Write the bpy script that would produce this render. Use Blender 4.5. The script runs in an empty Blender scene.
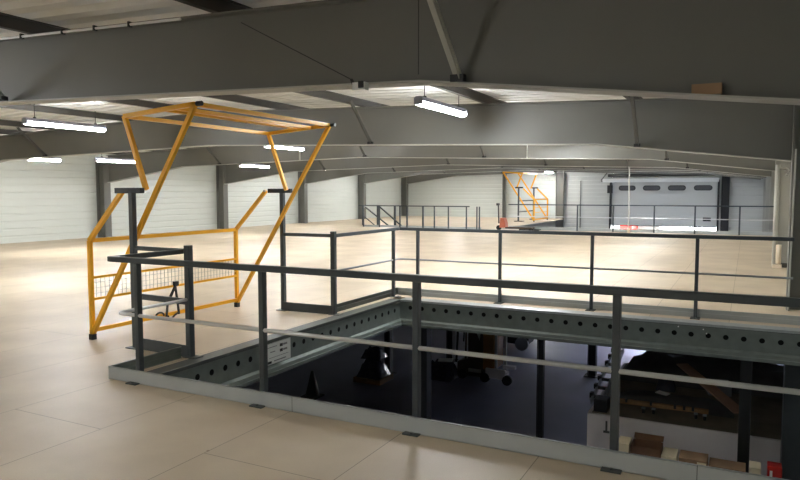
import bpy, math, random
from mathutils import Vector, Matrix
random.seed(7)
SC = bpy.context.scene
COL = SC.collection

# ------------------------------------------------------------------ materials
def new_mat(name):
    m = bpy.data.materials.new(name); m.use_nodes = True
    nt = m.node_tree; b = nt.nodes['Principled BSDF']
    return m, nt, b
def lin(c):
    return tuple(((v/255)/12.92 if v/255 <= .04045 else ((v/255+.055)/1.055)**2.4) for v in c)+(1,)
def mat(name, rgb, rough=.5, metal=0., var=.06, scale=3., bump=0., spec=.5):
    m, nt, b = new_mat(name)
    b.inputs['Roughness'].default_value = rough; b.inputs['Metallic'].default_value = metal
    b.inputs['Specular IOR Level'].default_value = spec
    tc = nt.nodes.new('ShaderNodeTexCoord'); n = nt.nodes.new('ShaderNodeTexNoise')
    n.inputs['Scale'].default_value = scale; n.inputs['Detail'].default_value = 4
    nt.links.new(tc.outputs['Object'], n.inputs['Vector'])
    r = nt.nodes.new('ShaderNodeValToRGB'); c = lin(rgb)
    r.color_ramp.elements[0].position = .3; r.color_ramp.elements[1].position = .7
    r.color_ramp.elements[0].color = tuple(v*(1-var) for v in c[:3])+(1,)
    r.color_ramp.elements[1].color = tuple(min(1, v*(1+var)) for v in c[:3])+(1,)
    nt.links.new(n.outputs['Fac'], r.inputs['Fac']); nt.links.new(r.outputs['Color'], b.inputs['Base Color'])
    if bump:
        bp = nt.nodes.new('ShaderNodeBump'); bp.inputs['Strength'].default_value = bump
        bp.inputs['Distance'].default_value = .02
        nt.links.new(n.outputs['Fac'], bp.inputs['Height']); nt.links.new(bp.outputs['Normal'], b.inputs['Normal'])
    return m
def emit(name, rgb, s):
    m, nt, b = new_mat(name)
    b.inputs['Base Color'].default_value = (.8, .8, .8, 1)
    b.inputs['Emission Color'].default_value = rgb+(1,); b.inputs['Emission Strength'].default_value = s
    return m
def floor_mat():
    m, nt, b = new_mat('chipboard')
    L = nt.links.new
    g = nt.nodes.new('ShaderNodeNewGeometry')
    mp = nt.nodes.new('ShaderNodeMapping'); mp.inputs['Rotation'].default_value = (0, 0, math.pi/2)
    mp.inputs['Location'].default_value = (1.05, 0, 0)
    L(g.outputs['Position'], mp.inputs['Vector'])
    br = nt.nodes.new('ShaderNodeTexBrick')
    br.inputs['Scale'].default_value = 1; br.inputs['Brick Width'].default_value = 4.1; br.inputs['Row Height'].default_value = .982
    br.inputs['Mortar Size'].default_value = .0035; br.inputs['Mortar Smooth'].default_value = .3; br.offset = .5
    br.inputs['Color1'].default_value = lin((223, 207, 183)); br.inputs['Color2'].default_value = lin((218, 202, 177))
    br.inputs['Mortar'].default_value = lin((160, 143, 120))
    L(mp.outputs['Vector'], br.inputs['Vector'])
    n1 = nt.nodes.new('ShaderNodeTexNoise'); n1.inputs['Scale'].default_value = 1.1; n1.inputs['Detail'].default_value = 6
    L(g.outputs['Position'], n1.inputs['Vector'])
    r1 = nt.nodes.new('ShaderNodeValToRGB'); r1.color_ramp.elements[0].position = .3; r1.color_ramp.elements[1].position = .65
    r1.color_ramp.elements[0].color = (.82, .80, .79, 1); r1.color_ramp.elements[1].color = (1, 1, 1, 1)
    L(n1.outputs['Fac'], r1.inputs['Fac'])
    n2 = nt.nodes.new('ShaderNodeTexNoise'); n2.inputs['Scale'].default_value = 160; n2.inputs['Detail'].default_value = 2
    L(g.outputs['Position'], n2.inputs['Vector'])
    r2 = nt.nodes.new('ShaderNodeValToRGB'); r2.color_ramp.elements[0].position = .35; r2.color_ramp.elements[1].position = .6
    r2.color_ramp.elements[0].color = (.93, .92, .9, 1); r2.color_ramp.elements[1].color = (1, 1, 1, 1)
    L(n2.outputs['Fac'], r2.inputs['Fac'])
    v = nt.nodes.new('ShaderNodeTexVoronoi'); v.inputs['Scale'].default_value = 2.2
    L(g.outputs['Position'], v.inputs['Vector'])
    r3 = nt.nodes.new('ShaderNodeValToRGB'); r3.color_ramp.elements[0].position = .012; r3.color_ramp.elements[1].position = .03
    r3.color_ramp.elements[0].color = (.55, .45, .4, 1); r3.color_ramp.elements[1].color = (1, 1, 1, 1)
    L(v.outputs['Distance'], r3.inputs['Fac'])
    def mul(a, c):
        x = nt.nodes.new('ShaderNodeMix'); x.data_type = 'RGBA'; x.blend_type = 'MULTIPLY'; x.inputs[0].default_value = 1
        L(a, x.inputs[6]); L(c, x.inputs[7]); return x.outputs[2]
    L(mul(mul(mul(br.outputs['Color'], r1.outputs['Color']), r2.outputs['Color']), r3.outputs['Color']), b.inputs['Base Color'])
    b.inputs['Roughness'].default_value = .46; b.inputs['Specular IOR Level'].default_value = .38
    return m
M = dict(
 floor=floor_mat(),
 slab=mat('slab_edge', (120, 105, 85), .8),
 low=mat('painted_concrete', (150, 154, 172), .34, var=.12, scale=.8),
 clad=mat('white_cladding', (214, 218, 212), .45, var=.02, scale=.5),
 cladg=mat('grey_cladding', (194, 196, 190), .5, var=.02, scale=.5),
 deck=mat('roof_deck', (226, 226, 222), .55, var=.05, scale=1.5),
 steel=mat('grey_painted_steel', (105, 105, 99), .5, var=.05, scale=1.2),
 steeld=mat('dark_painted_steel', (84, 84, 80), .5, var=.06),
 steell=mat('pale_painted_steel', (176, 176, 168), .5, var=.05),
 purlin=mat('purlin_paint', (62, 60, 56), .55),
 dcol=mat('dark_column_paint', (42, 44, 45), .5),
 anth=mat('anthracite', (64, 71, 75), .42, var=.08, scale=8),
 black=mat('black_plastic', (26, 27, 28), .5),
 galv=mat('galvanised', (172, 178, 180), .38, .55, var=.1, scale=14),
 beam=mat('galvanised_beam', (118, 126, 122), .45, .35, var=.1, scale=9),
 kick=mat('galvanised_kickplate', (186, 191, 192), .5, .1, var=.04, scale=3),
 edge=mat('flange_paint', (82, 86, 84), .5, .2),
 silver=mat('silver_tube', (228, 229, 228), .32, .45, var=.04),
 yellow=mat('yellow_paint', (255, 184, 32), .4, var=.05, scale=6),
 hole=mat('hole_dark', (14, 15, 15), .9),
 sign=mat('sign_white', (226, 228, 224), .5, var=.02),
 ink=mat('sign_ink', (38, 38, 40), .6),
 inkg=mat('sign_grey', (128, 128, 128), .6),
 lampb=mat('lamp_housing', (150, 152, 165), .4),
 ledc=emit('led_fill_diffuser', (.58, .68, 1.), 300),
 led=emit('led_diffuser', (.965, .985, 1.), 165),
 card=mat('cardboard', (146, 118, 90), .8, var=.1),
 cardd=mat('cardboard_dark', (112, 82, 60), .8, var=.1),
 label=mat('paper_label', (236, 224, 190), .7, var=.03),
 wood=mat('timber', (150, 116, 76), .7, var=.18, scale=9),
 ply=mat('brown_board', (176, 142, 116), .7, var=.08),
 tarp=mat('dark_sheet', (76, 75, 74), .55, var=.2, scale=5, bump=.4),
 benchtop=mat('bench_top', (120, 112, 94), .7, var=.2, scale=4),
 white=mat('white_panel', (234, 229, 227), .6, var=.03),
 red=mat('red_paint', (190, 40, 30), .4),
 redo=mat('orange_red_paint', (205, 112, 84), .45),
 brown=mat('ochre_panel', (150, 105, 50), .5),
 brownd=mat('dark_brown_panel', (70, 56, 42), .5),
 cream=mat('cream_sleeve', (232, 218, 196), .6),
 rubber=mat('rubber', (24, 24, 25), .7),
 wrap=mat('stretch_wrap', (66, 68, 80), .2, var=.3, scale=12, bump=.6),
 glassd=mat('smoked_pane', (84, 86, 88), .15),
 ground=mat('outside_concrete', (190, 190, 188), .8),
 pale=mat('pale_grey_plastic', (150, 154, 158), .6),
)

# ------------------------------------------------------------------ mesh builder
class MB:
    def __init__(s): s.v = []; s.f = []
    def add(s, vs, fs):
        o = len(s.v); s.v += [Vector(x) for x in vs]; s.f += [tuple(i+o for i in f) for f in fs]; return s
    def box(s, a, b):
        x0, y0, z0 = a; x1, y1, z1 = b
        return s.add([(x0,y0,z0),(x1,y0,z0),(x1,y1,z0),(x0,y1,z0),(x0,y0,z1),(x1,y0,z1),(x1,y1,z1),(x0,y1,z1)],
            [(0,3,2,1),(4,5,6,7),(0,1,5,4),(1,2,6,5),(2,3,7,6),(3,0,4,7)])
    def cbox(s, c, d, rz=0, rx=0, ry=0):
        R = Matrix.Rotation(rz, 3, 'Z') @ Matrix.Rotation(ry, 3, 'Y') @ Matrix.Rotation(rx, 3, 'X')
        vs = []
        for z in (-.5, .5):
            for x, y in ((-.5,-.5),(.5,-.5),(.5,.5),(-.5,.5)):
                vs.append(Vector(c) + R @ Vector((x*d[0], y*d[1], z*d[2])))
        return s.add(vs, [(0,3,2,1),(4,5,6,7),(0,1,5,4),(1,2,6,5),(2,3,7,6),(3,0,4,7)])
    def bar(s, p, q, w, h, up=(0,0,1)):
        p = Vector(p); q = Vector(q); d = (q-p).normalized(); u = Vector(up)
        r = d.cross(u)
        if r.length < 1e-4: r = d.cross(Vector((1,0,0)))
        r.normalize(); u = r.cross(d)
        vs = [e+r*a*w/2+u*b*h/2 for e in (p, q) for a, b in ((-1,-1),(1,-1),(1,1),(-1,1))]
        return s.add(vs, [(0,1,2,3),(7,6,5,4),(0,4,5,1),(1,5,6,2),(2,6,7,3),(3,7,4,0)])
    def tube(s, pts, r, n=10):
        pts = [Vector(p) for p in pts]; rings = []
        for i, p in enumerate(pts):
            d = ((pts[i+1]-p).normalized() if i < len(pts)-1 else Vector()) + ((p-pts[i-1]).normalized() if i else Vector())
            d.normalize(); a = d.cross(Vector((0,0,1)))
            if a.length < 1e-3: a = d.cross(Vector((0,1,0)))
            a.normalize(); b = a.cross(d)
            rings.append([p + (a*math.cos(t)+b*math.sin(t))*r for t in [2*math.pi*k/n for k in range(n)]])
        vs = [v for g in rings for v in g]; fs = []
        for i in range(len(pts)-1):
            for k in range(n):
                fs.append((i*n+k, i*n+(k+1)%n, (i+1)*n+(k+1)%n, (i+1)*n+k))
        fs.append(tuple(range(n))[::-1]); fs.append(tuple((len(pts)-1)*n+k for k in range(n)))
        return s.add(vs, fs)
    def prism(s, poly, d):               # poly: 3-D points, extruded by vector d
        n = len(poly); d = Vector(d); P = [Vector(p) for p in poly]
        return s.add(P+[p+d for p in P], [tuple(range(n))[::-1], tuple(range(n, 2*n))]+[(i,(i+1)%n,n+(i+1)%n,n+i) for i in range(n)])
    def sheet(s, prof, d):               # open profile extruded by d
        n = len(prof); d = Vector(d); P = [Vector(p) for p in prof]
        return s.add(P+[p+d for p in P], [(i,i+1,n+i+1,n+i) for i in range(n-1)])
    def disc(s, c, ax, r, t, n=16):      # short cylinder centred at c
        c = Vector(c); a = Vector(ax).normalized()*t/2
        return s.tube([c-a, c+a], r, n)
def origin_of(o):
    v = Vector((0,0,0))
    while o: v += o.location; o = o.parent
    return v
def obj(name, mb, m, parent=None, smooth=False, bevel=0, loc=None):
    base = origin_of(parent) if parent else Vector(loc or (0,0,0))
    me = bpy.data.meshes.new(name)
    me.from_pydata([v-base for v in mb.v], [], mb.f); me.update()
    import bmesh
    bm = bmesh.new(); bm.from_mesh(me); bmesh.ops.recalc_face_normals(bm, faces=bm.faces); bm.to_mesh(me); bm.free()
    me.materials.append(M[m] if isinstance(m, str) else m)
    o = bpy.data.objects.new(name, me); COL.objects.link(o)
    if parent: o.parent = parent
    else: o.location = base
    if smooth:
        for p in me.polygons: p.use_smooth = len(p.vertices) == 4
    if bevel:
        b = o.modifiers.new('bevel', 'BEVEL'); b.width = bevel; b.segments = 2; b.limit_method = 'ANGLE'
    return o
def tag(o, label, cat, group=None, kind=None):
    o['label'] = label; o['category'] = cat
    if group: o['group'] = group
    if kind: o['kind'] = kind
    return o
def thing(name, label, cat, loc, group=None):
    o = bpy.data.objects.new(name, None); COL.objects.link(o); o.location = loc; o.empty_display_size = .1
    return tag(o, label, cat, group)
def struct(name, mb, m, parent=None, smooth=False):
    o = obj(name, mb, m, parent, smooth)
    if not parent: o['kind'] = 'structure'
    return o
def copy_tree(o, parent=None):
    c = o.copy(); COL.objects.link(c)
    if parent: c.parent = parent
    for ch in list(o.children): copy_tree(ch, c)
    return c

# ------------------------------------------------------------------ setting
ZL = -3.0                       # lower level
XW0, XW1, YB, YG = -16.9, 6.12, -9.0, 39.0
HX0, HX1, HY0, HY1 = .06, 6.12, .02, 5.42     # hatch
fl = MB()
T = -.04
def slab(x0, y0, x1, y1): fl.box((x0, y0, T), (x1, y1, 0))
slab(XW0, YB, XW1, HY0); slab(XW0, HY0, HX0, HY1); slab(XW0, HY1, XW1, 24.8)
slab(-6.2, 24.8, XW1, 25.45); slab(XW0, 24.8, -12.2, 25.9); slab(-6.2, 25.45, -5.3, 25.9); slab(XW0, 25.9, -5.3, YG)
struct('floor', fl, 'floor')
struct('floor_lower', MB().box((XW0-.2, YB-.2, ZL-.1), (XW1+.2, YG+.2, ZL)), 'low')

def ribbed(axis, pos, u0, u1, z0, z1, sgn, pitch=.25, d=.014):
    prof = []; z = z0
    def p(z, off):
        return (pos+sgn*off, u0, z) if axis == 'x' else (u0, pos+sgn*off, z)
    while z < z1-1e-6:
        for f, o in ((0, 0), (.72, 0), (.80, -d), (.92, -d)):
            zz = z+f*pitch
            if zz <= z1: prof.append(p(zz, o))
        z += pitch
    prof.append(p(z1, 0))
    return MB().sheet(prof, (0, u1-u0, 0) if axis == 'x' else (u1-u0, 0, 0))
struct('wall_left', ribbed('x', XW0, YB, YG, ZL, 3.4, 1), 'clad')
struct('wall_right', ribbed('x', XW1, YB, YG, ZL, 3.3, -1), 'cladg')
struct('wall_back', ribbed('y', YB, XW0, XW1, ZL, 3.6, 1), 'clad')
# far gable: white above the deck; around the sectional door its weaker light is coloured in as grey
DX0, DX1, DZ0, DZ1 = -2.38, 3.52, -.34, 2.38
gw = ribbed('y', YG, XW0, -5.5, ZL, 3.6, -1)
struct('wall_far', gw, 'clad')
gg = ribbed('y', YG, -5.5, DX0, ZL, 3.6, -1)
g2 = ribbed('y', YG, DX1, XW1, ZL, 3.6, -1); gg.add(g2.v, g2.f)
g3 = ribbed('y', YG, DX0, DX1, DZ1, 3.6, -1); gg.add(g3.v, g3.f)
struct('wall_far_door_side', gg, 'cladg')

# roof deck, corrugated underneath, ribs running across the hall
RX = -5.4
def deck_z(x): return 3.58-.033*abs(x-RX)
dk = MB()
prof = []
y = YB
while y < YG:
    for f, o in ((0, 0), (.15, 0), (.19, .06), (.29, .06)):
        prof.append((y+f, o))
    y += .33
prof.append((YG, 0))
for xa, xb in ((XW0-.1, RX), (RX, XW1+.1)):
    n = len(prof)
    va = [(xa, p, deck_z(xa)+o) for p, o in prof]; vb = [(xb, p, deck_z(xb)+o) for p, o in prof]
    dk.add(va+vb, [(i, i+1, n+i+1, n+i) for i in range(n-1)])
struct('ceiling', dk, 'deck')
rc = MB()
for xa, xb in ((XW0-.1, RX), (RX, XW1+.1)):
    rc.add([(xa, YB, deck_z(xa)+.1), (xb, YB, deck_z(xb)+.1), (xb, YG, deck_z(xb)+.1), (xa, YG, deck_z(xa)+.1)], [(0, 1, 2, 3)])
struct('ceiling_cover', rc, 'deck')

# sectional door, pulled part of the way up; daylight below it
d1 = MB(); H = (DZ1-DZ0)/4
for k in range(4):
    d1.box((DX0+.02, YG-.10, DZ0+k*H+.006), (DX1-.02, YG-.04, DZ0+(k+1)*H-.006))
d1.box((DX0-.1, YG-.05, DZ0), (DX1+.1, YG-.035, DZ1))
door = struct('door_1', d1, 'cladg')
for k, (a, b) in enumerate(((-1.97, -1.0), (-.57, .43), (.84, 1.84), (2.27, 3.26))):
    m = MB(); pts = []
    cx, hw, hh, cz, r = (a+b)/2, .5, .155, 1.93, .15
    for sx, sz, t0 in ((1, 1, 0), (-1, 1, 90), (-1, -1, 180), (1, -1, 270)):
        for t in range(0, 91, 30):
            an = math.radians(t0+t)
            pts.append((cx+sx*(hw-r)+r*math.cos(an), YG-.125, cz+sz*(hh-r)+r*math.sin(an)))
    m.prism(pts, (0, .03, 0)); fr = obj('window', m, 'black', door)
    m = MB(); m.prism([(cx+(p[0]-cx)*.9, YG-.135, cz+(p[2]-cz)*.72) for p in pts], (0, .02, 0)); obj('pane', m, 'glassd', fr)
obj('handle', MB().box((2.8, YG-.16, -.02), (3.22, YG-.1, .2)), 'black', door)
obj('seal', MB().box((DX0+.02, YG-.11, DZ0-.05), (DX1-.02, YG-.05, DZ0)), 'black', door)
t = thing('door_track', 'pale spring bar and side tracks holding up the sectional door in the far wall', 'door track', (DX0, YG-.3, DZ1))
obj('header_bar', MB().box((-2.9, YG-.42, 2.28), (3.6, YG-.2, 2.5)), 'sign', t)
obj('spring_shaft', MB().tube([(-2.6, YG-.25, 2.7), (3.6, YG-.25, 2.7)], .09), 'steeld', t, True)
obj('bracket', MB().bar((-3.0, YG-.4, 2.4), (-2.5, YG-.2, 3.1), .06, .06).bar((-3.0, YG-.4, 2.35), (-2.1, YG-.2, 2.3), .06, .06), 'steeld', t)
obj('motor_box', MB().box((-2.62, YG-.36, 1.62), (-2.34, YG-.12, 2.1)), 'black', t)
obj('side_track', MB().box((-2.5, YG-.22, ZL), (-2.4, YG-.02, 2.3)), 'black', t)
obj('side_track', MB().box((3.54, YG-.22, ZL), (3.64, YG-.02, 2.4)), 'black', t)
# outside
struct('ground_outside', MB().box((-30, YG+.25, ZL-.15), (30, 90, ZL-.05)), 'ground')

# ------------------------------------------------------------------ frames
BOT = [(-16.45, 2.08), (-12.6, 2.61), (RX, 2.76), (2.9, 2.51), (5.72, 2.17)]
def bot_z(x):
    for (a, za), (b, zb) in zip(BOT, BOT[1:]):
        if a <= x <= b: return za+(zb-za)*(x-a)/(b-a)
    return BOT[0][1] if x < BOT[0][0] else BOT[-1][1]
def top_z(x): return 3.45-.033*abs(x-RX)
def rafter(yf, dz, label, braces, stiff=(), w=.2):
    dt = 0
    def top_z(x): return 3.45-.033*abs(x-RX)+dt
    """yf = front edge of the flanges"""
    yc = yf+w/2
    t = thing('roof_rafter', label, 'roof beam', (RX, yc, 2.76+dz), 'portal rafters across the hall')
    xs = [-16.45, -12.6, RX, 2.9, 5.72]
    m = MB()
    for a, b in zip(xs, xs[1:]):
        m.prism([(a, yc-.006, bot_z(a)+dz), (b, yc-.006, bot_z(b)+dz), (b, yc-.006, top_z(b)), (a, yc-.006, top_z(a))], (0, .012, 0))
    obj('web', m, 'steel', t)
    m = MB()
    for a, b in zip(xs, xs[1:]):
        m.prism([(a, yf, bot_z(a)+dz-.014), (b, yf, bot_z(b)+dz-.014), (b, yf, bot_z(b)+dz), (a, yf, bot_z(a)+dz)], (0, w, 0))
    obj('bottom_flange', m, 'steell', t)
    m = MB()
    for a, b in zip(xs, xs[1:]):
        m.prism([(a, yf, top_z(a)-.014), (b, yf, top_z(b)-.014), (b, yf, top_z(b)), (a, yf, top_z(a))], (0, w, 0))
    obj('top_flange', m, 'steel', t)
    for x in stiff:
        obj('stiffener', MB().box((x-.006, yf+.01, bot_z(x)+dz), (x+.006, yf+w-.01, top_z(x)-.014)), 'steell', t)
    for x in braces:
        zt = deck_z(x)-.13
        for s in ((-1,) if yf > 30 else (-1, 1)):
            y0 = yf+.015 if s < 0 else yf+w-.015
            br = obj('fly_brace', MB().bar((x, y0, bot_z(x)+dz+.03), (x, y0+s*.72, zt+.02), .06, .006).bar((x+.02, y0, bot_z(x)+dz+.03), (x+.02, y0+s*.72, zt+.02), .006, .06), 'steell' if yf < 1 else 'steeld', t)
            obj('bolt', MB().box((x-.05, y0-.03, bot_z(x)+dz), (x+.05, y0+.03, bot_z(x)+dz+.05)), 'black', br)
    return t
ORD = [(.30, .015, 'deep grey steel rafter nearest the viewer, crossing the whole top of the picture', (3.2, -2.05), ()),
       (7.0, -.03, 'grey steel rafter just behind the yellow gate, second one back', (3.5, -1.35, -10.9), ()),
       (13.4, .0, 'grey steel rafter third one back, running to the pale right column with the drain pipe', (3.3, -1.4, -5.2, -10.9), (-7.6, -.2)),
       (19.8, .0, 'grey steel rafter fourth one back', (3.3, -1.4, -5.2, -10.9), (1.4,)),
       (26.2, .08, 'grey steel rafter fifth one back, above the stair railing', (3.3, -1.4, -5.2, -10.9), ()),
       (32.6, .16, 'grey steel rafter sixth one back, above the far yellow gate', (3.3, -5.2, -10.9), ()),
       (38.6, .2, 'grey steel rafter against the far end wall', (), ())]
for yf, dz, lab, br, st in ORD: rafter(yf, dz, lab, br, st)
rafter(-6.1, 0, 'grey steel rafter behind the viewer', (), ())

def hcol(name, label, x0, x1, yc, z0, z1, m, group, w=.24):
    t = thing(name, label, 'steel column', ((x0+x1)/2, yc, z0), group)
    obj('flange', MB().box((x0, yc-w/2, z0), (x0+.02, yc+w/2, z1)), m, t)
    obj('flange', MB().box((x1-.02, yc-w/2, z0), (x1, yc+w/2, z1)), m, t)
    obj('web', MB().box((x0+.02, yc-.008, z0), (x1-.02, yc+.008, z1)), m, t)
    return t
LC = [(.4, 'grey column of the left wall level with the near rafter'), (7.1, 'grey column of the left wall under the rafter behind the yellow gate'),
      (13.4, 'grey column of the left wall seen just left of the yellow gate'), (19.9, 'grey column of the left wall seen through the yellow gate, right of its near pole'),
      (26.3, 'grey column of the left wall seen right of the gate far pole'), (32.7, 'dark grey column of the left wall behind the left end of the stair railing'),
      (38.7, 'dark grey column in the far left corner, behind the stair railing')]
for yc, lab in LC: hcol('wall_column', lab, -16.84, -16.42, yc, 0, 3.0, 'steel', 'portal columns along the left wall', .3)
RC = [(.4, 'grey column of the right wall beside the near rafter'), (6.95, 'grey column at the right picture edge where the far hatch beam ends'),
      (13.4, 'pale column at the right with a cream pipe sleeve at its foot'), (19.9, 'grey column of the right wall behind the pale one with the pipe'),
      (26.3, 'grey column of the right wall at the end of the far railing'), (32.7, 'grey column of the right wall beyond the far railing'), (38.7, 'grey column in the far right corner')]
for i, (yc, lab) in enumerate(RC): hcol('wall_column', lab, 5.62 if i < 3 else 5.86, 6.05, yc, 0 if i < 4 else ZL, 2.98, 'steell' if i > 1 else 'steel', 'portal columns along the right wall', .24 if i < 3 else .16)
for x, z0, m, w, lab in ((-9.25, 0, 'steel', .22, 'slim grey post of the far wall left of the far yellow gate'), (-5.55, ZL, 'steel', .5, 'broad grey post of the far wall right of the far yellow gate'),
                (3.95, ZL, 'black', .42, 'black post of the far wall right of the sectional door')):
    hcol('gable_post', lab, x-w/2, x+w/2, YG-.25, z0, deck_z(x)-.3, m, 'posts of the far end wall', .22)
tag(obj('wall_cable', MB().tube([(-4.3, YG-.06, ZL), (-4.3, YG-.06, 2.4)], .025), 'steeld', loc=(-4.3, YG-.06, ZL)), 'thin dark conduit down the grey far wall between post and sectional door', 'conduit')

PURL = [(5.2, 'dark roof purlin above the right wall columns'), (3.38, 'dark roof purlin between the near hanging lamp and the right wall'), (.97, 'dark roof purlin beside the near hanging lamp'),
        (-1.5, 'dark roof purlin ending above the top right corner of the near yellow gate'), (-3.5, 'dark roof purlin crossing above the middle of the near yellow gate'),
        (-5.9, 'dark roof purlin at the ridge, above the left corner of the near yellow gate'), (-8.0, 'dark roof purlin just left of the near yellow gate, over the left lamp'),
        (-10.6, 'dark roof purlin left of the long left lamp'), (-12.3, 'dark roof purlin carrying the slanting brace at the left edge'),
        (-14.0, 'dark roof purlin over the lamps near the left wall'), (-15.8, 'dark roof purlin closest to the left wall')]
for x, lab in PURL:
    zt = deck_z(x)-.002; m = MB()
    m.box((x-.015, YB+.02, zt-.125), (x+.015, YG-.1, zt)).box((x-.055, YB+.02, zt-.125), (x-.015, YG-.1, zt-.115)).box((x+.015, YB+.02, zt-.01), (x+.055, YG-.1, zt))
    tag(obj('roof_purlin', m, 'purlin', loc=(x, 15, zt-.125)), lab, 'purlin', 'purlins under the roof deck')

# ------------------------------------------------------------------ lamps
def make_lamp(L=1.7):
    t = thing('hanging_lamp', 'x', 'lamp', (0, 0, 0), 'strip lamps under the roof')
    obj('housing', MB().prism([(-.055, -L/2, .0), (.055, -L/2, .0), (.045, -L/2, .065), (-.045, -L/2, .065)], (0, L, 0)), 'lampb', t)
    pts = [(.062*math.cos(math.radians(a)), -L/2+.03, -.022+.042*math.sin(math.radians(a))) for a in range(140, 401, 20)]
    obj('diffuser', MB().prism(pts, (0, L-.06, 0)), 'led', t)
    for s in (-1, 1):
        obj('end_cap', MB().cbox((0, s*(L/2-.01), .0), (.13, .03, .1)), 'lampb', t)
        obj('hanger', MB().tube([(0, s*L*.38, .06), (0, s*L*.38, .33)], .007, 6).cbox((0, s*L*.38, .075), (.05, .03, .03)), 'black', t)
    return t
lampP = make_lamp()
LAMPS = [(.92, 5.25, 2.98, 'bright strip lamp hanging nearest, under the near rafter right of the yellow gate'),
         (-6.52, 4.4, 2.98, 'long bright strip lamp at the left, left of the near yellow gate'),
         (.6, 12.1, 2.95, 'strip lamp hidden behind the second rafter, close to the third rafter'),
         (.8, 9.2, 2.95, 'strip lamp hidden behind the second rafter, over the bright middle of the floor'),
         (-6.35, 11.0, 2.95, 'strip lamp seen through the far top corner of the near yellow gate'),
         (-12.3, 7.98, 2.63, 'short glimpse of a strip lamp under the slanting brace at the left edge'),
         (-11.45, 9.75, 2.64, 'strip lamp seen between the left wall column and the near yellow gate'),
         (1.2, 16.9, 2.93, 'strip lamp hidden behind the third rafter, right row'),
         (-6.4, 16.6, 3.05, 'strip lamp hidden behind the third rafter, middle row'),
         (-11.95, 16.55, 2.73, 'thin strip lamp on two slanting wires, seen inside the near yellow gate'),
         (1.2, 23.2, 2.93, 'strip lamp hidden behind the fourth rafter, right row'),
         (-6.4, 23.3, 3.08, 'strip lamp hidden behind the fourth rafter, middle row'),
         (-13.7, 23.3, 2.85, 'strip lamp hidden behind the fourth rafter, left row'),
         (1.2, 30.5, 2.9, 'strip lamp in the far bay in front of the sectional door'),
         (-7.0, 30.5, 3.1, 'strip lamp in the far bay before the far yellow gate'),
         (-13.7, 30.5, 2.95, 'strip lamp in the far bay over the stair railing'),
         (-5.9, 37.2, 2.93, 'strip lamp glaring in the last bay behind the far yellow gate'),
         (1.2, -5.6, 2.95, 'strip lamp behind the viewer, right row'),
         (-11.5, 35.8, 3.0, 'strip lamp in the last bay near the far left corner'),
         (-6.5, -1.7, 2.9, 'strip lamp behind the viewer, middle row'),
         (-11.8, -2.8, 2.95, 'strip lamp behind the viewer, left row')]
for i, (x, y, z, lab) in enumerate(LAMPS):
    o = lampP if i == 0 else copy_tree(lampP)
    o.location = (x, y, z); o['label'] = lab
    if 'short glimpse' in lab: o.scale = (1, .55, 1)
    if 'left wall column and' in lab: o.scale = (1, .9, 1)

for x, y, lab in ((2.9, 18.9, 'unseen cool strip lamp added under the deck, nearer of two'), (2.0, 22.0, 'unseen cool strip lamp added under the deck, farther of two')):  # unseen lamps added to brighten the lower floor with cool light
    t = thing('low_fill_lamp', lab, 'lamp', (x, y, -.6), 'strip lamps added on the lower level')
    obj('housing', MB().box((x-.06, y-.9, -.56), (x+.06, y+.9, -.5)).box((x-.01, y-.6, -.5), (x+.01, y-.58, -.04)).box((x-.01, y+.58, -.5), (x+.01, y+.6, -.04)), 'lampb', t)
    obj('diffuser', MB().box((x-.05, y-.87, -.60), (x+.05, y+.87, -.56)), 'ledc', t)
    obj('side_baffle', MB().box((x-.075, y-.9, -.66), (x-.065, y+.9, -.5)), 'lampb', t)  # skirt added on one side to keep lamp light off the left floor

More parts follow.
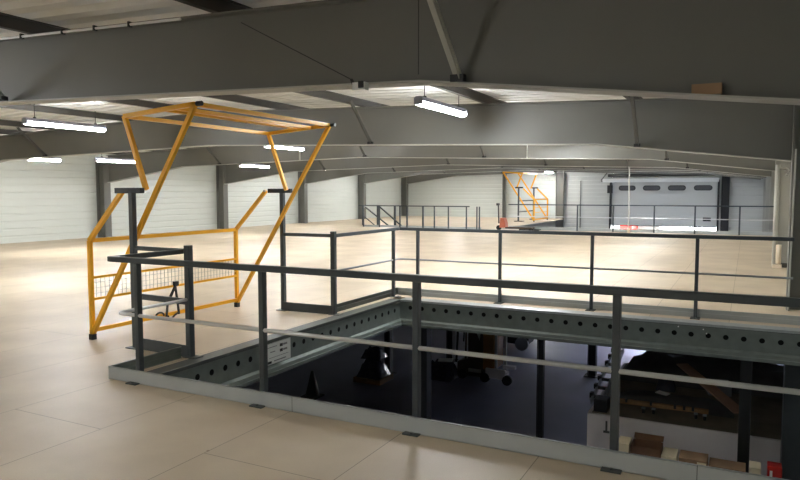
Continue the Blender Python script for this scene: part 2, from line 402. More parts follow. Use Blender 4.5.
# ------------------------------------------------------------------ hatch steelwork
def sigma_beam(name, label, p0, p1, nrm, pitch, zt=-.002, h=.4, nholes=0, first=.2, hz=-.15, hs=0.):
    hz0 = hz
    """pierced web beam along p0-p1; nrm points into the hatch; p on the web plane"""
    p0 = Vector(p0); p1 = Vector(p1); nrm = Vector(nrm); d = (p1-p0).normalized(); L = (p1-p0).length
    t = thing(name, label, 'steel beam', tuple((p0+p1)/2+Vector((0, 0, zt-h))), 'steel beams around the floor opening')
    def P(s, n, z): return p0+d*s+nrm*n+Vector((0, 0, z))
    # web with real holes: columns of faces
    R = .033; m = MB()
    cs = [first+pitch*i for i in range(nholes)]
    z0, z1 = zt-.30, zt-.035
    edges = [0]+[c+s for c in cs for s in (-.05, .05)]+[L]
    for i in range(0, len(edges), 2):
        a, b = edges[i], edges[i+1]
        if b-a > 1e-4: m.add([P(a, 0, z0), P(b, 0, z0), P(b, 0, z1), P(a, 0, z1)], [(0, 1, 2, 3)])
    for c in cs:
        hz = hz0+hs*c
        a, b = c-.05, c+.05; n = 12; hv = []; ov = []
        for k in range(n):
            an = 2*math.pi*(k+.5)/n
            hv.append(P(c+R*math.cos(an), 0, hz+R*math.sin(an)))
            cx, sz = math.cos(an), math.sin(an); q = min(.05/abs(cx), .05/abs(sz))
            ov.append(P(c+cx*q, 0, hz+sz*q))
        m.add(hv+ov, [(k, (k+1) % n, n+(k+1) % n, n+k) for k in range(n)])
        # corners of the square are cut by the fan: close with the square ring
        for sx in (-1, 1):
            for sz in (-1, 1):
                k = [i for i in range(n) if (math.cos(2*math.pi*(i+.5)/n)*sx > 0 and math.sin(2*math.pi*(i+.5)/n)*sz > 0)]
                A = [ov[i] for i in k]
                cor = P(c+sx*.05, 0, hz+sz*.05)
                for u, v in zip(A, A[1:]): m.add([u, cor, v], [(0, 1, 2)])
        m.add([P(a, 0, z0), P(b, 0, z0), P(b, 0, hz-.05), P(a, 0, hz-.05)], [(0, 1, 2, 3)])
        m.add([P(a, 0, hz+.05), P(b, 0, hz+.05), P(b, 0, z1), P(a, 0, z1)], [(0, 1, 2, 3)])
    # near-black sheet behind the web, standing in for the shade in its holes
    obj('web', m, 'beam', t)
    m = MB(); m.prism([P(0, -.07, z0), P(L, -.07, z0), P(L, -.07, z1), P(0, -.07, z1)], tuple(-nrm*.006)); obj('hole_shade', m, 'hole', t)
    m = MB()  # rolled lips
    m.sheet([P(0, 0, z0), P(0, .05, z0-.02), P(0, .055, z0-.06), P(0, .055, z0-.11)], tuple(d*L))
    m.sheet([P(0, .055, z0-.11), P(0, -.05, z0-.11)], tuple(d*L))
    m.sheet([P(0, .055, z0-.062), P(0, .075, z0-.062), P(0, .075, z0-.08), P(0, .055, z0-.08)], tuple(d*L))
    obj('lower_lip', m, 'beam', t)
    return t, P, L, d
# left beam (web at x = .24), far beam (web at y = 5.2)
tb, P, L, d = sigma_beam('edge_beam', 'pierced steel beam along the left side of the floor opening, with a load sign', (.22, 0, 0), (.22, 5.2, 0), (1, 0, 0), .203, nholes=25, first=.14)
obj('top_flange', MB().box((.05, .03, -.03), (.235, 5.2, .004)), 'edge', tb)
tb, P, L, d = sigma_beam('edge_beam', 'pierced steel beam along the far side of the floor opening', (.22, 5.2, 0), (6.1, 5.2, 0), (0, -1, 0), .2038, nholes=27, first=.18, hz=-.118, hs=-.007)
obj('top_flange', MB().box((.22, 5.185, -.03), (6.1, 5.42, .004)), 'galv', tb)
m = MB()
for x, z in ((4.32, -.06), (4.62, -.07), (4.66, -.12), (5.33, -.37)):
    m.disc((x, 5.19, z), (0, 1, 0), .008, .02, 8)
obj('bolt', m, 'silver', tb)
tb = thing('edge_beam', 'steel beam under the near edge of the floor opening, behind the grey kick plate', 'steel beam', (2.9, .03, -.4), 'steel beams around the floor opening')
obj('web', MB().box((.22, .0, -.4), (6.1, .015, -.01)), 'beam', tb)
obj('lower_lip', MB().box((.22, -.06, -.41), (6.1, .07, -.4)), 'galv', tb)
# load sign
t = thing('load_sign', 'white load sign fixed to the left beam of the floor opening', 'sign', (.3, 2.02, -.3))
sy0, sy1, sz0, sz1, sx = 1.76, 2.24, -.275, -.03, .262
obj('plate', MB().box((sx, sy0, sz0), (sx+.004, sy1, sz1)), 'sign', t)
def sg(a, b, c, e, m, nm='text_line'):
    obj(nm, MB().box((sx+.004, sy0+a*(sy1-sy0), sz0+c*(sz1-sz0)), (sx+.006, sy0+b*(sy1-sy0), sz0+e*(sz1-sz0))), m, t)
sg(.57, .68, .72, .86, 'ink', 'black_box'); sg(.57, .68, .47, .61, 'ink', 'black_box')
sg(.70, .86, .75, .84, 'inkg'); sg(.70, .86, .50, .59, 'inkg'); sg(.05, .45, .80, .83, 'inkg'); sg(.2, .38, .56, .60, 'inkg')
sg(.14, .9, .30, .32, 'inkg'); sg(.34, .8, .10, .15, 'inkg'); sg(.10, .24, .05, .16, 'ink', 'logo'); sg(.02, .02+.96, .985, .995, 'inkg')

# ------------------------------------------------------------------ railings
HR, MR, KH = 1.1, .604, .118
def post(root, x, y, h, rx=.055, ry=.065, plate=(0, -1), m='anth'):
    p = obj('post', MB().box((x-rx/2, y-ry/2, 0), (x+rx/2, y+ry/2, h)), m, root, bevel=.006)
    cx, cy = x+plate[0]*.03, y+plate[1]*.03
    obj('base_plate', MB().cbox((cx, cy, .006), (.12, .17, .01) if plate[1] else (.17, .12, .01)).disc((cx+plate[0]*.06, cy+plate[1]*.06, .014), (0, 0, 1), .012, .012, 6), 'edge', p)
    return p
near = thing('guardrail', 'anthracite guardrail with silver mid tube along the near edge of the opening', 'railing', (2.6, 0, 0), 'railings')
NP = [.262, 1.66, 3.025, 4.385, 5.43]
for x in NP: post(near, x, 0, HR-.02, .048, .055)
m = MB(); m.tube([(-.02, .86, HR)], .01) if False else None
m = MB()
m.bar((-.05, -.02, HR), (5.46, -.02, HR), .055, .05).bar((-.045, -.045, HR), (-.045, .845, HR), .05, .05)
obj('top_rail', m, 'anth', near, bevel=.008)
def bend(a, c, b, r=.08, n=6):
    a, c, b = Vector(a), Vector(c), Vector(b); u = (a-c).normalized(); v = (b-c).normalized()
    p, q = c+u*r, c+v*r
    return [a]+[(1-t)**2*p+2*t*(1-t)*c+t*t*q for t in [i/n for i in range(n+1)]]+[b]
obj('mid_rail', MB().tube(bend((-.0, .845, MR), (-.0, -.01, MR), (5.41, -.01, MR)), .017, 12), 'silver', near, True)
m = MB(); m.box((-.075, -.062, .0), (5.5, -.056, KH)).box((-.075, -.062, KH-.004), (5.5, -.045, KH)).box((-.075, -.062, 0), (5.5, -.045, .004)).box((-.075, -.062, 0), (-.071, -.04, KH))
kp = obj('kick_plate', m, 'kick', near)
obj('kick_joint', MB().box((1.98, -.0635, 0), (1.984, -.062, KH)).box((4.86, -.0635, 0), (4.864, -.062, KH)), 'edge', kp)
m = MB(); m.box((-.07, -.045, 0), (-.064, .815, KH)).box((-.07, -.045, KH-.004), (-.05, .815, KH)).box((-.07, -.045, .05), (-.055, .815, .056)).box((-.07, -.045, 0), (-.05, .815, .004))
obj('kick_plate', m, 'beam', near)

far = thing('guardrail', 'anthracite guardrail round the far and left sides of the floor opening, beyond the beams', 'railing', (2.8, 5.6, 0), 'railings')
for x in (.34, 1.737, 3.117, 4.498): post(far, x, 5.595, HR-.02, .045, .05, (0, -1))
post(far, 0, 5.39, HR-.02, .05, .045, (1, 0)); 
m = MB(); m.bar((0.0, 3.65, HR), (0.0, 5.62, HR), .045, .05).bar((-.02, 5.6, HR), (5.62, 5.6, HR), .045, .05)
obj('top_rail', m, 'anth', far, bevel=.008)
obj('mid_rail', MB().tube(bend((0, 3.65, MR), (0, 5.6, MR), (5.62, 5.6, MR)), .014, 10), 'pale', far, True)
m = MB(); m.box((.0-.06, 5.65, 0), (5.9, 5.656, KH)).box((-.06, 5.635, KH-.004), (5.9, 5.656, KH)).box((-.06, 5.63, .06), (5.9, 5.65, .066))
obj('kick_plate', m, 'kick', far)
m = MB(); m.box((-.066, 3.64, 0), (-.06, 5.656, KH)).box((-.066, 3.64, KH-.004), (-.045, 5.656, KH)).box((-.06, 3.64, .06), (-.04, 5.65, .066))
obj('kick_plate', m, 'edge', far)

# gate stands: tall pole with a T head tied to a railing post at the edge
def stand(label, yp, yl, mid, sx=1, x0=0, hp=1.72, name='gate_stand', hr=1.1):
    t = thing(name, label, 'gate stand', (x0-.84*sx, yp, 0), 'stands that carry the yellow gates')
    px = x0-.84*sx
    obj('pole', MB().box((px-.03, yp-.03, 0), (px+.03, yp+.03, hp)), 'anth', t, bevel=.006)
    obj('base_plate', MB().cbox((px, yp, .006), (.16, .16, .01)), 'edge', t)
    obj('pivot_arm', MB().box((px-.24, yp-.03, hp-.03), (px+.16, yp+.03, hp+.03)), 'black', t, bevel=.006)
    obj('post', MB().box((x0-.033, yl-.033, 0), (x0+.033, yl+.033, hr+.06)), 'anth', t, bevel=.006)
    obj('base_plate', MB().cbox((x0+.03, yl, .006), (.17, .12, .01)), 'edge', t)
    obj('rail', MB().bar((px, yp, hr), (x0, yl, hr), .04, .045), 'anth', t)
    if mid: obj('rail', MB().bar((px, yp, .575), (x0, yl, .575), .03, .06), 'anth', t)
    obj('kick_plate', MB().bar((px, yp-.035, .065), (x0, yl-.035, .065), .006, .125), 'anth', t)
    return t
stand('anthracite gate stand with tall pole at the near left corner of the opening', .93, .885, True)
stand('anthracite gate stand with tall pole at the far side of the near yellow gate', 3.58, 3.61, False)

# ------------------------------------------------------------------ pallet gates
def gate(label, x0, y0, y1, mir=1, k=1., zk=1., mesh=True, tw=.045, grp='yellow pallet gates'):
    t = thing('pallet_gate', label, 'gate', (x0-1.63*k*mir, (y0+y1)/2, 0), grp)
    def X(x): return x0+mir*k*x
    A, B, C, D, E, F = (-1.63, .06), (-1.63, 1.15), (-1.06, 1.72), (-.70, 1.73), (-1.0, 2.53), (.03, 2.60)
    w = tw*k
    for y in (y0, y1):
        def q(p): return (X(p[0]), y, p[1]*zk)
        m = MB()
        for a, b in ((A, B), (B, C), (D, E), (E, F), (F, A)): m.bar(q(a), q(b), w, w, (0, 1, 0))
        s = obj('side_frame', m, 'yellow', t)
        obj('foot', MB().box((X(A[0])-.03, y-.03, 0), (X(A[0])+.03, y+.03, .065)), 'black', s)
        obj('stop_cap', MB().tube([(X(.05), y, 2.602*zk), (X(.12), y, 2.602*zk)], .026*k, 8), 'black', s)
        obj('pivot_pin', MB().disc((X(-1.63-.03), y, .1*zk), (1, 0, 0), .012, .03, 8).disc((X(C[0]), y-.03, C[1]*zk), (0, 1, 0), .014, .03, 8), 'steell', s)
    def cross(nm, x, z, ww=w): obj(nm, MB().bar((X(x), y0, z*zk), (X(x), y1, z*zk), ww, ww), 'yellow', t)
    cross('cross_bar', -1.0, 2.53); cross('cross_bar', .03, 2.6); cross('cross_bar', -.42, 2.57, .04*k); cross('cross_bar', -.27, 2.58, .04*k)
    cross('cross_bar', -1.63, 1.15); cross('cross_bar', -1.62, .11)
    cross('mesh_rail', -1.62, .72, .028*k); cross('mesh_rail', -1.62, .47, .028*k)
    if mesh:
        m = MB(); n = int((y1-y0)/.06)
        for i in range(1, n):
            y = y0+(y1-y0)*i/n; m.bar((X(-1.62), y, .47*zk), (X(-1.62), y, .72*zk), .004, .004)
        for j in range(1, 4):
            z = (.47+.0625*j)*zk; m.bar((X(-1.62), y0, z), (X(-1.62), y1, z), .004, .004)
        g = obj('mesh_panel', m, 'steell', t)
    return t
gate('nearest yellow pallet gate, tall frame with mesh strip, left of the opening', 0, 1.0, 3.49)
# webbing strap hanging on the gate
t = thing('pull_strap', 'black pull strap hanging from the mesh rail of the near yellow gate', 'strap', (-1.6, 2.2, .05))
obj('webbing', MB().bar((-1.595, 2.27, .50), (-1.59, 2.11, .27), .03, .02, (1, 0, 0)).bar((-1.59, 2.11, .27), (-1.59, 2.08, .09), .022, .02, (1, 0, 0)).bar((-1.595, 2.25, .47), (-1.59, 2.3, .09), .022, .02, (1, 0, 0)), 'black', t)
obj('knot', MB().cbox((-1.595, 2.26, .5), (.04, .07, .06)), 'black', t)
obj('loop', MB().tube([(-1.59, 1.97+.07*math.cos(a), .11+.05*math.sin(a)) for a in [math.pi*i/8 for i in range(9)]], .012, 8).tube([(-1.585, 2.10, .10), (-1.585, 2.14, .03), (-1.585, 2.22, .09), (-1.585, 2.3, .12)], .012, 6), 'black', t)
gate('yellow pallet gate far away, in front of the white end wall', -7.6, 33.6, 36.5, -1, 1.13, 1.10, False, .066)
def stand2(label, yp):
    t = thing('gate_stand', label, 'gate stand', (-6.65, yp, 0), 'stands that carry the yellow gates')
    obj('pole', MB().box((-6.69, yp-.04, 0), (-6.61, yp+.04, 1.95)), 'anth', t)
    obj('pivot_arm', MB().box((-6.85, yp-.04, 1.91), (-6.4, yp+.04, 1.99)), 'black', t)
    obj('base_plate', MB().cbox((-6.6, yp, .02), (.5, .4, .04)), 'black', t)
    return t
s2 = stand2('dark stand with a tall pole at the near side of the far yellow gate', 33.5)
for z in (.55, 1.18): obj('rail', MB().bar((-6.65, 33.5, z), (-6.65, 36.57, z), .06, .06), 'anth', s2)
stand2('dark stand with a tall pole at the far side of the far yellow gate', 36.62)

# ------------------------------------------------------------------ far railings
FH = 1.13
t = thing('guardrail', 'long dark guardrail along the far edge of the deck, in front of the sectional door', 'railing', (1.5, 25.4, 0), 'railings')
for x in (-1.48, .03, 1.67, 3.22, 4.83): obj('post', MB().box((x-.03, 25.37, 0), (x+.03, 25.43, FH)), 'anth', t)
obj('top_rail', MB().bar((-4.6, 25.4, FH), (6.05, 25.4, FH), .05, .05), 'anth', t)
obj('mid_rail', MB().tube([(-4.6, 25.4, .6), (6.05, 25.4, .6)], .02, 8), 'silver', t)
obj('kick_plate', MB().box((-4.6, 25.42, 0), (6.05, 25.44, .14)), 'kick', t)
SY, SH = 24.5, 1.04
t = thing('stair_railing', 'dark railing round the far stair opening, by the left wall', 'railing', (-8.7, SY, 0), 'railings')
for x, w in ((-11.73, .05), (-10.83, .05), (-9.71, .05), (-9.33, .07), (-8.49, .07), (-7.9, .05), (-7.19, .05), (-6.3, .05), (-5.79, .05), (-5.67, .05)):
    obj('post', MB().box((x-w/2, SY-.03, 0), (x+w/2, SY+.03, SH)), 'anth', t)
obj('top_rail', MB().bar((-12.0, SY, SH), (-6.15, SY, SH), .05, .05), 'anth', t)
obj('kick_plate', MB().box((-11.76, SY+.04, 0), (-5.6, SY+.06, .1)), 'kick', t)
t = thing('stair_handrail', 'sloping dark handrail going down the far stair, right one of two', 'railing', (-11.05, 24.75, 0), 'handrails of the far stair')
obj('handrail', MB().bar((-11.02, 24.75, 1.03), (-9.4, 24.75, -.2), .06, .06), 'anth', t); obj('post', MB().box((-11.1, 24.7, 0), (-11.0, 24.78, 1.03)), 'anth', t); obj('post', MB().box((-10.1, 24.73, -.5), (-10.05, 24.77, .3)), 'anth', t)
t = thing('stair_handrail', 'sloping dark handrail going down the far stair, left one of two', 'railing', (-12.0, 25.95, 0), 'handrails of the far stair')
obj('handrail', MB().bar((-12.6, 25.92, 1.03), (-10.8, 25.92, -.2), .06, .06).bar((-12.6, 25.92, .5), (-11.6, 25.92, -.2), .04, .04), 'anth', t); obj('post', MB().box((-12.64, 25.9, 0), (-12.58, 25.95, 1.03)), 'anth', t); obj('post', MB().box((-10.78, 25.89, 0), (-10.68, 25.95, 1.03)), 'anth', t)
m = MB()
for i in range(12): m.box((-12.1+i*.25, 24.9, -.2-i*.2), (-11.8+i*.25, 25.8, -.16-i*.2))
t = thing('staircase', 'steel stair going down inside the far stair railing', 'stairs', (-10.5, 25.4, -2.6))
obj('treads', m, 'steeld', t); obj('stringer', MB().bar((-12.2, 24.86, -.1), (-9.0, 24.86, -2.7), .03, .2).bar((-12.2, 25.84, -.1), (-9.0, 25.84, -2.7), .03, .2), 'steeld', t)

# hand pallet truck by the far gate
t = thing('pallet_truck', 'orange red hand pallet truck standing left of the far yellow gate', 'pallet truck', (-4.7, 24.6, 0))
obj('body', MB().prism([(-4.7, 24.4, .12), (-4.42, 24.4, .12), (-4.42, 24.4, .3), (-4.5, 24.4, .55), (-4.66, 24.4, .55)], (0, .4, 0)), 'redo', t, bevel=.02)
obj('fork', MB().box((-4.4, 24.35, .09), (-3.2, 24.5, .15)), 'brownd', t); obj('fork', MB().box((-4.4, 24.7, .09), (-3.2, 24.85, .15)), 'brownd', t)
obj('handle', MB().tube([(-4.78, 24.6, .3), (-4.82, 24.6, 1.15)], .03, 8).box((-4.86, 24.45, 1.1), (-4.8, 24.75, 1.2)), 'black', t)
obj('wheel', MB().disc((-4.78, 24.6, .11), (0, 1, 0), .11, .1), 'rubber', t)
obj('roller', MB().disc((-3.3, 24.42, .05), (0, 1, 0), .05, .08).disc((-3.3, 24.78, .05), (0, 1, 0), .05, .08), 'rubber', t)
tag(obj('loading_plate', MB().box((-3.95, 24.9, 0), (-3.05, 25.3, .05)), 'black', loc=(-3.5, 25.1, 0)), 'flat black plate on the deck right of the hand pallet truck', 'plate')

# ------------------------------------------------------------------ small things on the roof steel and right wall
t = thing('conduit', 'pale thin conduit clipped along the top of the near rafter at upper left', 'conduit', (-2.5, .27, 3.3))
def cz(x): return 3.318-.036*(x+2.03)
obj('pipe', MB().tube([(-6, .27, cz(-4.9)), (-2.1, .27, cz(-2.03)), (.58, .27, cz(.58))], .013, 8), 'silver', t)
for x in (-1.62, -.98, -.05, -.52): obj('clip', MB().cbox((x, .27, cz(x)), (.02, .04, .05)), 'black', t)
tag(obj('guy_wire', MB().tube([(1.25, .285, 3.12), (2.34, .285, 2.56)], .0035, 5), 'black', loc=(1.8, .285, 2.8)), 'thin dark wire running diagonally down the near rafter', 'wire')
tag(obj('drop_wire', MB().tube([(2.9, .285, 3.1), (2.9, .285, 2.56)], .003, 5), 'black', loc=(2.9, .285, 2.56)), 'thin vertical wire on the near rafter, left of its brace', 'wire')
t = thing('beam_clamp', 'small steel clamp at the lower edge of the near rafter, end of the diagonal wire', 'clamp', (2.4, .3, 2.55))
obj('jaw', MB().box((2.36, .24, 2.475), (2.47, .3, 2.535)), 'silver', t); obj('screw', MB().box((2.42, .225, 2.49), (2.46, .24, 2.54)).bar((2.34, .26, 2.565), (2.37, .26, 2.5), .016, .016), 'black', t)
t = thing('cardboard_piece', 'small brown cardboard piece standing on the near rafter flange at upper right', 'cardboard', (4.84, .33, 2.36))
cb0 = bot_z(4.83)+.015
obj('face', MB().box((4.745, .315, cb0), (4.915, .325, cb0+.066)), 'card', t); obj('fold', MB().box((4.909, .325, cb0), (4.915, .375, cb0+.066)), 'cardd', t)
t = thing('drain_pipe', 'pale drain pipe with cream sleeve beside the pale right column', 'pipe', (5.62, 13.05, 0))
obj('pipe', MB().tube([(5.66, 13.0, .06), (5.66, 13.0, 2.3)], .045, 10), 'steell', t, True)
obj('elbow', MB().tube([(5.76+.1*math.cos(a), 13.0, 2.12+.1*math.sin(a)) for a in [math.pi*i/8-.8 for i in range(9)]], .035, 8), 'steell', t, True)
obj('sleeve', MB().tube([(5.73, 12.95, .1), (5.73, 12.95, .52)], .055, 12), 'cream', t, True)
obj('shoe', MB().box((5.62, 12.9, 0), (5.8, 13.1, .08)), 'cream', t)
tag(obj('base_channel', MB().box((5.62, 13.1, 0), (6.05, 13.2, .1)), 'steeld', loc=(5.8, 13.15, 0)), 'dark base channel at the foot of the pale right column', 'channel')
tag(obj('cable_conduit', MB().tube([(5.64, 6.80, 0), (5.66, 6.80, 2.3)], .012, 8), 'steell', loc=(5.64, 6.8, 0)), 'thin pale conduit up the column at the right picture edge', 'conduit')
t = thing('pull_pole', 'slender pale pole hanging from the roof in front of the sectional door', 'pole', (.7, 25.2, .1))
obj('rod', MB().tube([(.70, 25.2, .15), (.66, 25.2, 3.1)], .03, 8), 'steell', t); obj('grip', MB().tube([(.70, 25.2, .0), (.70, 25.2, .2)], .05, 8), 'cream', t)
# vehicle outside, seen through the gap below the door
t = thing('van', 'red and white van outside, seen through the gap under the sectional door', 'van', (-1.7, 45, ZL))
obj('body', MB().prism([(-3.6, 44, ZL+.4), (-1.85, 44, ZL+.4), (-1.85, 44, ZL+2.3), (-2.2, 44, ZL+2.9), (-3.6, 44, ZL+2.9)], (0, 4.5, 0)), 'red', t, bevel=.08)
obj('stripe', MB().box((-3.55, 43.97, ZL+1.4), (-2.7, 44, ZL+2.6)), 'sign', t)
for x, y in ((-3.3, 44.8), (-2.1, 44.8), (-3.3, 47.7), (-2.1, 47.7)): obj('wheel', MB().disc((x, y, ZL+.33), (1, 0, 0), .36, .22), 'rubber', t)
tag(obj('container', MB().box((-1.75, 46, ZL-.05), (-.35, 48, ZL+2.7)), 'steeld', loc=(-1, 47, ZL-.05)), 'grey container outside, right of the red van, under the raised door', 'container')

# ------------------------------------------------------------------ lower level
def mcol(label, x, y, w, d, z1=-.41, m='dcol'):
    t = thing('deck_column', label, 'steel column', (x, y, ZL), 'columns under the deck')
    obj('shaft', MB().box((x-w/2, y-d/2, ZL), (x-w/2+.012, y+d/2, z1)).box((x+w/2-.012, y-d/2, ZL), (x+w/2, y+d/2, z1)).box((x-w/2, y-.006, ZL), (x+w/2, y+.006, z1)).box((x-w/2, y+d/2-.01, ZL), (x+w/2, y+d/2, z1)), m, t)
    obj('base_plate', MB().cbox((x, y, ZL+.01), (w+.16, d+.16, .02)), m, t)
    return t
mcol('thick dark column under the far left corner of the opening', .38, 5.75, .19, .19)
mcol('dark column standing in front of the white bench, right of the boxes', 5.13, 5.55, .14, .14)
mcol('broad dark column under the right end of the far beam', 5.74, 5.55, .36, .3, -.41, 'anth')
mcol('slim dark column in the middle of the lower floor, just behind the far beam', 2.09, 6.7, .105, .105, -.06)
mcol('slim dark column with a base plate farther back on the lower floor', 1.68, 13.1, .2, .2, -.06)
mcol('dark column left of the forklift on the lower floor', -2.16, 12.9, .18, .18, -.06)
mcol('dark column in the gloom under the left beam', -3.05, 10.9, .16, .16, -.06)
# underside joists of the deck
for i, y in enumerate((7.5, 9.7, 11.9, 14.1, 16.3, 18.5, 20.7, 22.9, 24.6)):
    tag(obj('deck_joist', MB().box((XW0+.1, y-.03, -.36), (XW1-.05, y+.03, -.045)).box((XW0+.1, y-.07, -.37), (XW1-.05, y+.07, -.36)), 'beam', loc=(-5, y, -.36)),
        'steel joist under the deck beyond the far beam', 'joist', 'joists under the deck')
# white-fronted bench with stacked stuff
t = thing('workbench', 'long low white-fronted bench on the lower floor at the right, dark cluttered top', 'bench', (4.5, 7.5, ZL))
obj('front_panel', MB().box((3.03, 5.9, ZL), (6.08, 5.95, -1.62)), 'white', t)
obj('side_panel', MB().box((3.03, 5.95, ZL), (3.08, 9.3, -1.62)), 'white', t)
obj('top', MB().box((3.08, 5.95, -1.66), (6.08, 9.3, -1.625)), 'benchtop', t)
obj('bracket', MB().box((3.3, 5.885, -1.86), (3.325, 5.9, -1.7)).box((3.27, 5.885, -1.88), (3.36, 5.9, -1.85)), 'steeld', t)
t = thing('ladder', 'aluminium ladder lying along the left edge of the white bench', 'ladder', (2.95, 7.8, -1.6))
obj('stile', MB().bar((3.0, 6.3, -1.57), (2.84, 9.4, -1.40), .03, .08), 'galv', t); obj('stile', MB().bar((3.16, 6.3, -1.57), (3.0, 9.4, -1.40), .03, .08), 'galv', t)
for i in range(7):
    f = (i+.5)/7; y = 6.3+3.1*f
    obj('rung', MB().bar((3.0-.16*f, y, -1.55+.17*f), (3.16-.16*f, y, -1.55+.17*f), .05, .05), 'edge', t)
    obj('cap', MB().cbox((2.98-.16*f, y, -1.53+.17*f), (.05, .1, .08)), 'black', t)
tag(obj('black_case', MB().cbox((3.2, 6.12, -1.52), (.2, .26, .19)), 'black', loc=(3.2, 6.12, -1.62), bevel=.015), 'small black case at the front left corner of the white bench', 'case')
def lump(x0, x1, y0, y1, z0, h, nx=16, ny=10, seed=1, m='tarp', name='dark_sheet'):
    random.seed(seed); mb = MB(); vs = []
    H = [[random.uniform(.65, 1.) for _ in range(ny+1)] for _ in range(nx+1)]
    for i in range(nx+1):
        for j in range(ny+1):
            u, v = i/nx, j/ny
            e = min(1, 5*min(u, 1-u))*min(1, 4*min(v, 1-v))
            vs.append((x0+(x1-x0)*u, y0+(y1-y0)*v, z0+h*math.sqrt(max(0, e))*H[i][j]))
    mb.add(vs, [(i*(ny+1)+j, (i+1)*(ny+1)+j, (i+1)*(ny+1)+j+1, i*(ny+1)+j+1) for i in range(nx) for j in range(ny)])
    mb.add([(x0, y0, z0), (x1, y0, z0), (x1, y1, z0), (x0, y1, z0)], [(0, 3, 2, 1)])
    return mb
o = obj('dark_sheet', lump(3.12, 6.05, 8.0, 9.28, -1.622, .5, 20, 10), 'tarp', loc=(4.5, 8.3, -1.622), smooth=True)
tag(o, 'black crumpled sheeting heaped at the back of the white bench', 'sheeting')
o = obj('dark_bag', lump(3.3, 5.0, 6.62, 7.25, -1.622, .14, 12, 6, 3), 'tarp', loc=(4.1, 6.9, -1.622), smooth=True)
tag(o, 'flat black bags behind the timber batten on the white bench', 'bags')
t = thing('timber_batten', 'long timber batten with dark clips lying along the white bench', 'batten', (4.0, 6.5, -1.62))
obj('batten', MB().bar((3.25, 6.52, -1.555), (4.66, 6.56, -1.555), .07, .06), 'wood', t)
for x in (3.5, 3.86, 4.2, 4.33, 4.45): obj('clip', MB().cbox((x, 6.53, -1.535), (.035, .08, .05)), 'black', t)
t = thing('brown_board', 'brown board slanting across the clutter on the white bench', 'board', (4.6, 7.3, -1.5))
obj('board', MB().bar((4.18, 7.9, -1.2), (5.08, 6.55, -1.5), .2, .02), 'ply', t)
for x, y, lab in ((3.78, 6.28, 'left small castor'), (3.92, 6.3, 'second small castor from the left'), (4.5, 6.35, 'third small castor from the left'), (4.62, 6.33, 'right small castor')):
    t = thing('castor', lab+' lying before the timber batten on the white bench', 'castor', (x, y, -1.62), 'loose castors')
    obj('wheel', MB().disc((x, y, -1.585), (1, .3, 0), .038, .03), 'rubber', t, True); obj('fork', MB().cbox((x, y, -1.545), (.05, .05, .02)), 'galv', t)
tag(obj('grey_box', MB().cbox((4.75, 7.8, -1.5), (.34, .3, .2), .2), 'pale', loc=(4.75, 7.8, -1.62), bevel=.01), 'grey box against the black sheeting on the bench', 'box')
tag(obj('wrapped_bundle', lump(3.8, 4.1, 7.6, 7.9, -1.622, .25, 8, 6, 5, 'wrap'), 'wrap', loc=(3.9, 7.7, -1.622), smooth=True), 'shiny plastic wrapped bundle at the top end of the brown board', 'bundle')
tag(obj('white_scrap', MB().cbox((3.98, 6.95, -1.47), (.2, .1, .015), -.5, .1), 'sign', loc=(3.98, 6.95, -1.48)), 'small white scrap lying on the flat black bags', 'scrap')
# boxes in front of the bench, on a pallet-height shelf
t = thing('shelf_unit', 'low shelf with cardboard boxes standing before the white bench', 'shelf', (4.5, 5.25, ZL))
obj('shelf_board', MB().box((3.4, 4.95, -2.02), (5.6, 5.4, -1.98)), 'wood', t)
for x in (3.45, 5.55):
    for y in (5.0, 5.35): obj('leg', MB().box((x-.03, y-.03, ZL), (x+.03, y+.03, -2.02)), 'steeld', t)
def cbx(label, x0, x1, y0, y1, z1, m='card', flaps=True, lab=None):
    t = thing('cardboard_box', label, 'box', ((x0+x1)/2, (y0+y1)/2, -1.98), 'cardboard boxes before the white bench')
    mb = MB()
    mb.box((x0, y0, -1.98), (x1, y0+.006, z1)).box((x0, y1-.006, -1.98), (x1, y1, z1)).box((x0, y0, -1.98), (x0+.006, y1, z1)).box((x1-.006, y0, -1.98), (x1, y1, z1)).box((x0, y0, -1.98), (x1, y1, -1.975))
    obj('carton', mb, m, t)
    if flaps:
        obj('flap', MB().bar((x0+.02, y1, z1), (x1-.02, y1, z1), .01, .01).cbox(((x0+x1)/2, y1+.05, z1+.03), (x1-x0, .1, .006), 0, .5), m, t)
    else: obj('lid', MB().box((x0, y0, z1), (x1, y1, z1+.004)), m, t)
    if lab: obj('label_sticker', MB().box((lab[0], y0-.003, lab[1]), (lab[2], y0-.001, lab[3])), 'label', t)
    return t
cbx('small carton with a pale side at the left end of the shelf', 3.60, 3.76, 5.05, 5.35, -1.70, 'label', False)
cbx('open dark brown carton with its flap up, second from the left on the shelf', 3.78, 4.16, 5.05, 5.35, -1.70, 'cardd', True)
cbx('small carton with a cream front, third from the left on the shelf', 4.17, 4.35, 5.0, 5.35, -1.76, 'label', False)
cbx('light brown carton with a paper label in the middle of the shelf', 4.38, 4.72, 5.05, 5.35, -1.76, 'card', False, (4.6, -1.9, 4.71, -1.78))
cbx('long flat brown carton at the right of the shelf', 4.74, 5.16, 5.05, 5.35, -1.80, 'card', False)
cbx('small cream carton at the right end of the shelf, right of the dark column', 5.20, 5.33, 5.05, 5.30, -1.74, 'label', False)
t = thing('fire_box', 'red box with a white mark at the right end of the shelf', 'box', (5.48, 5.2, -1.98))
obj('case', MB().box((5.40, 5.1, -1.98), (5.56, 5.3, -1.70)), 'red', t, bevel=.008); obj('mark', MB().box((5.425, 5.096, -1.84), (5.455, 5.1, -1.75)), 'sign', t)
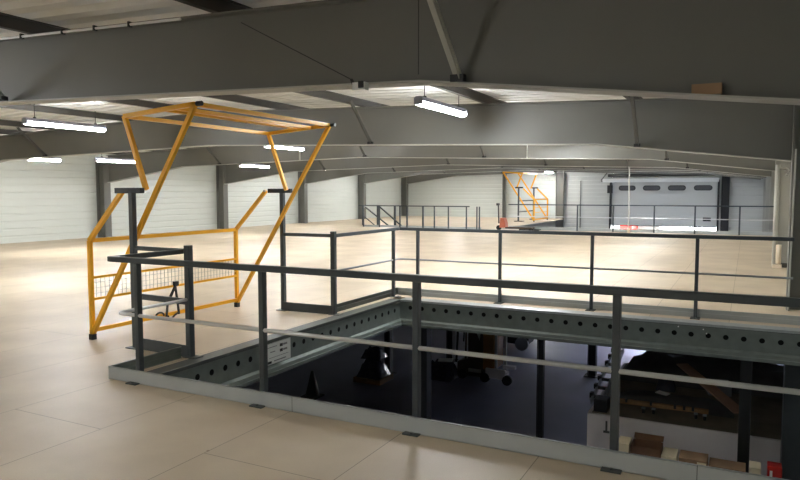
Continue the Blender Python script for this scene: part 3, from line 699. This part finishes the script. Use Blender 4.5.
# forklift / stacker
FX, FY = -.85, 11.8
t = thing('forklift', 'ochre and brown stand-on forklift parked on the lower floor under the far beam', 'forklift', (FX, FY, ZL))
obj('chassis', MB().prism([(FX-.5, FY-.4, ZL+.08), (FX+.25, FY-.4, ZL+.08), (FX+.25, FY-.4, ZL+.5), (FX-.1, FY-.4, ZL+.55), (FX-.5, FY-.4, ZL+.42)], (0, .85, 0)), 'brownd', t, bevel=.03)
obj('battery_box', MB().box((FX-.22, FY-.38, ZL+.5), (FX+.2, FY+.4, ZL+1.95)), 'brownd', t, bevel=.03)
obj('side_panel', MB().box((FX+.2, FY-.42, ZL+.3), (FX+.5, FY+.3, ZL+1.95)), 'brown', t, bevel=.02)
obj('window_cutout', MB().prism([(FX-.1, FY-.385, ZL+1.5), (FX+.17, FY-.385, ZL+1.65), (FX+.1, FY-.385, ZL+1.0)], (0, .004, 0)), 'steell', t)
obj('sill', MB().box((FX-.18, FY-.44, ZL+.2), (FX+.15, FY-.4, ZL+.28)), 'steell', t)
obj('mast', MB().box((FX+.51, FY-.42, ZL+.1), (FX+.56, FY-.36, ZL+2.3)).box((FX+.51, FY+.32, ZL+.1), (FX+.56, FY+.4, ZL+2.3)), 'steell', t)
obj('overhead_guard', MB().box((FX-.3, FY-.4, ZL+2.25), (FX+.45, FY+.4, ZL+2.3)).tube([(FX-.28, FY-.36, ZL+.5), (FX-.25, FY-.36, ZL+2.25)], .025, 8).tube([(FX-.28, FY+.36, ZL+.5), (FX-.25, FY+.36, ZL+2.25)], .025, 8), 'brownd', t)
obj('control_panel', MB().box((FX-.72, FY-.3, ZL+1.25), (FX-.3, FY+.2, ZL+1.45)), 'black', t)
obj('tiller', MB().tube([(FX-.6, FY-.2, ZL+.35), (FX-.55, FY-.2, ZL+1.3)], .03, 8).tube([(FX-.4, FY-.2, ZL+.9), (FX-.38, FY-.2, ZL+1.3)], .02, 8), 'black', t)
for y in (-.3, .3): obj('fork', MB().box((FX+.5, FY+y-.07, ZL+.2), (FX+.82, FY+y+.07, ZL+.28)), 'white', t)
obj('load_arm', MB().box((FX+.3, FY-.5, ZL+.12), (FX+.8, FY-.43, ZL+.36)), 'white', t)
for x, y in ((FX+.28, -.46), (FX+.86, -.5), (FX-.35, -.4), (FX-.35, .4)): obj('wheel', MB().disc((x, FY+y, ZL+.12), (0, 1, 0), .12, .1), 'rubber', t, True)
t = thing('machine', 'dark wheeled machine behind the forklift, close under the far beam', 'machine', (-1.1, 15.3, ZL))
obj('frame', MB().prism([(-1.7, 15.0, ZL+.2), (-.6, 15.0, ZL+.15), (-.5, 15.0, ZL+.5), (-1.1, 15.0, ZL+.6), (-1.7, 15.0, ZL+1.0)], (0, .7, 0)), 'black', t, bevel=.03)
for x in (-1.4, -.75): obj('wheel', MB().disc((x, 14.98, ZL+.2), (0, 1, 0), .2, .1), 'pale', t, True)
o = obj('wrapped_goods', lump(-2.2, -1.35, 10.9, 11.7, ZL, .42, 10, 8, 9), 'wrap', loc=(-1.8, 11.3, ZL), smooth=True); tag(o, 'dark plastic wrapped goods on the lower floor left of the forklift', 'goods')
tag(obj('white_sheet', MB().cbox((-1.62, 11.3, ZL+.44), (.36, .3, .02), .3), 'sign', loc=(-1.62, 11.3, ZL+.43)), 'white sheet on top of the wrapped goods left of the forklift', 'sheet')
t = thing('wrapped_pallet', 'pallet with plastic wrapped goods in the gloom under the left beam', 'pallet', (-3.0, 10.2, ZL))
obj('pallet', MB().box((-3.45, 9.8, ZL+.02), (-2.7, 10.5, ZL+.14)), 'wood', t)
obj('lower_load', lump(-3.4, -2.75, 9.85, 10.45, ZL+.14, .5, 8, 8, 11), 'wrap', t, True); obj('upper_load', lump(-3.3, -2.8, 9.9, 10.4, ZL+.6, .3, 8, 8, 12), 'wrap', t, True)
t = thing('floor_cone', 'small grey cone standing on the dark lower floor at the left', 'cone', (-3.7, 8.4, ZL))
n = 16; obj('cone_body', MB().add([(-3.7+.17*math.cos(2*math.pi*k/n), 8.4+.17*math.sin(2*math.pi*k/n), ZL+.03) for k in range(n)]+[(-3.7+.03*math.cos(2*math.pi*k/n), 8.4+.03*math.sin(2*math.pi*k/n), ZL+.6) for k in range(n)], [(k, (k+1) % n, n+(k+1) % n, n+k) for k in range(n)]+[tuple(range(n, 2*n))]), 'edge', t, True)
obj('base', MB().box((-3.9, 8.2, ZL), (-3.5, 8.6, ZL+.03)), 'black', t)

# ------------------------------------------------------------------ light, camera
w = bpy.data.worlds.new('World'); SC.world = w; w.use_nodes = True
bg = w.node_tree.nodes['Background']; bg.inputs['Color'].default_value = (.93, .96, 1., 1); bg.inputs['Strength'].default_value = 22.0
ld = bpy.data.lights.new('door_daylight', 'AREA'); ld.shape = 'RECTANGLE'; ld.size = 5.8; ld.size_y = 2.6; ld.cycles.is_portal = True
lo = bpy.data.objects.new('door_daylight', ld); COL.objects.link(lo); lo.location = (.55, YG+.15, -1.7); lo.rotation_euler = (math.radians(-90), 0, 0)

cam = bpy.data.cameras.new('Camera'); co = bpy.data.objects.new('Camera', cam); COL.objects.link(co)
cam.sensor_fit = 'HORIZONTAL'; cam.sensor_width = 36; cam.lens = 674/800*36; cam.clip_start = .05; cam.clip_end = 300
co.location = (5.071, -4.235, 1.701)
yaw, pitch = -.475, .071
co.rotation_euler = (math.pi/2-pitch, .001, -yaw)
SC.camera = co
vs = SC.view_settings
SC.display_settings.display_device = 'sRGB'
vs.view_transform = 'Standard'; vs.look = 'None'; vs.gamma = 1; vs.use_curve_mapping = False
vs.exposure = 0.12
SC.cycles.max_bounces = 8; SC.cycles.diffuse_bounces = 5; SC.cycles.sample_clamp_indirect = 8
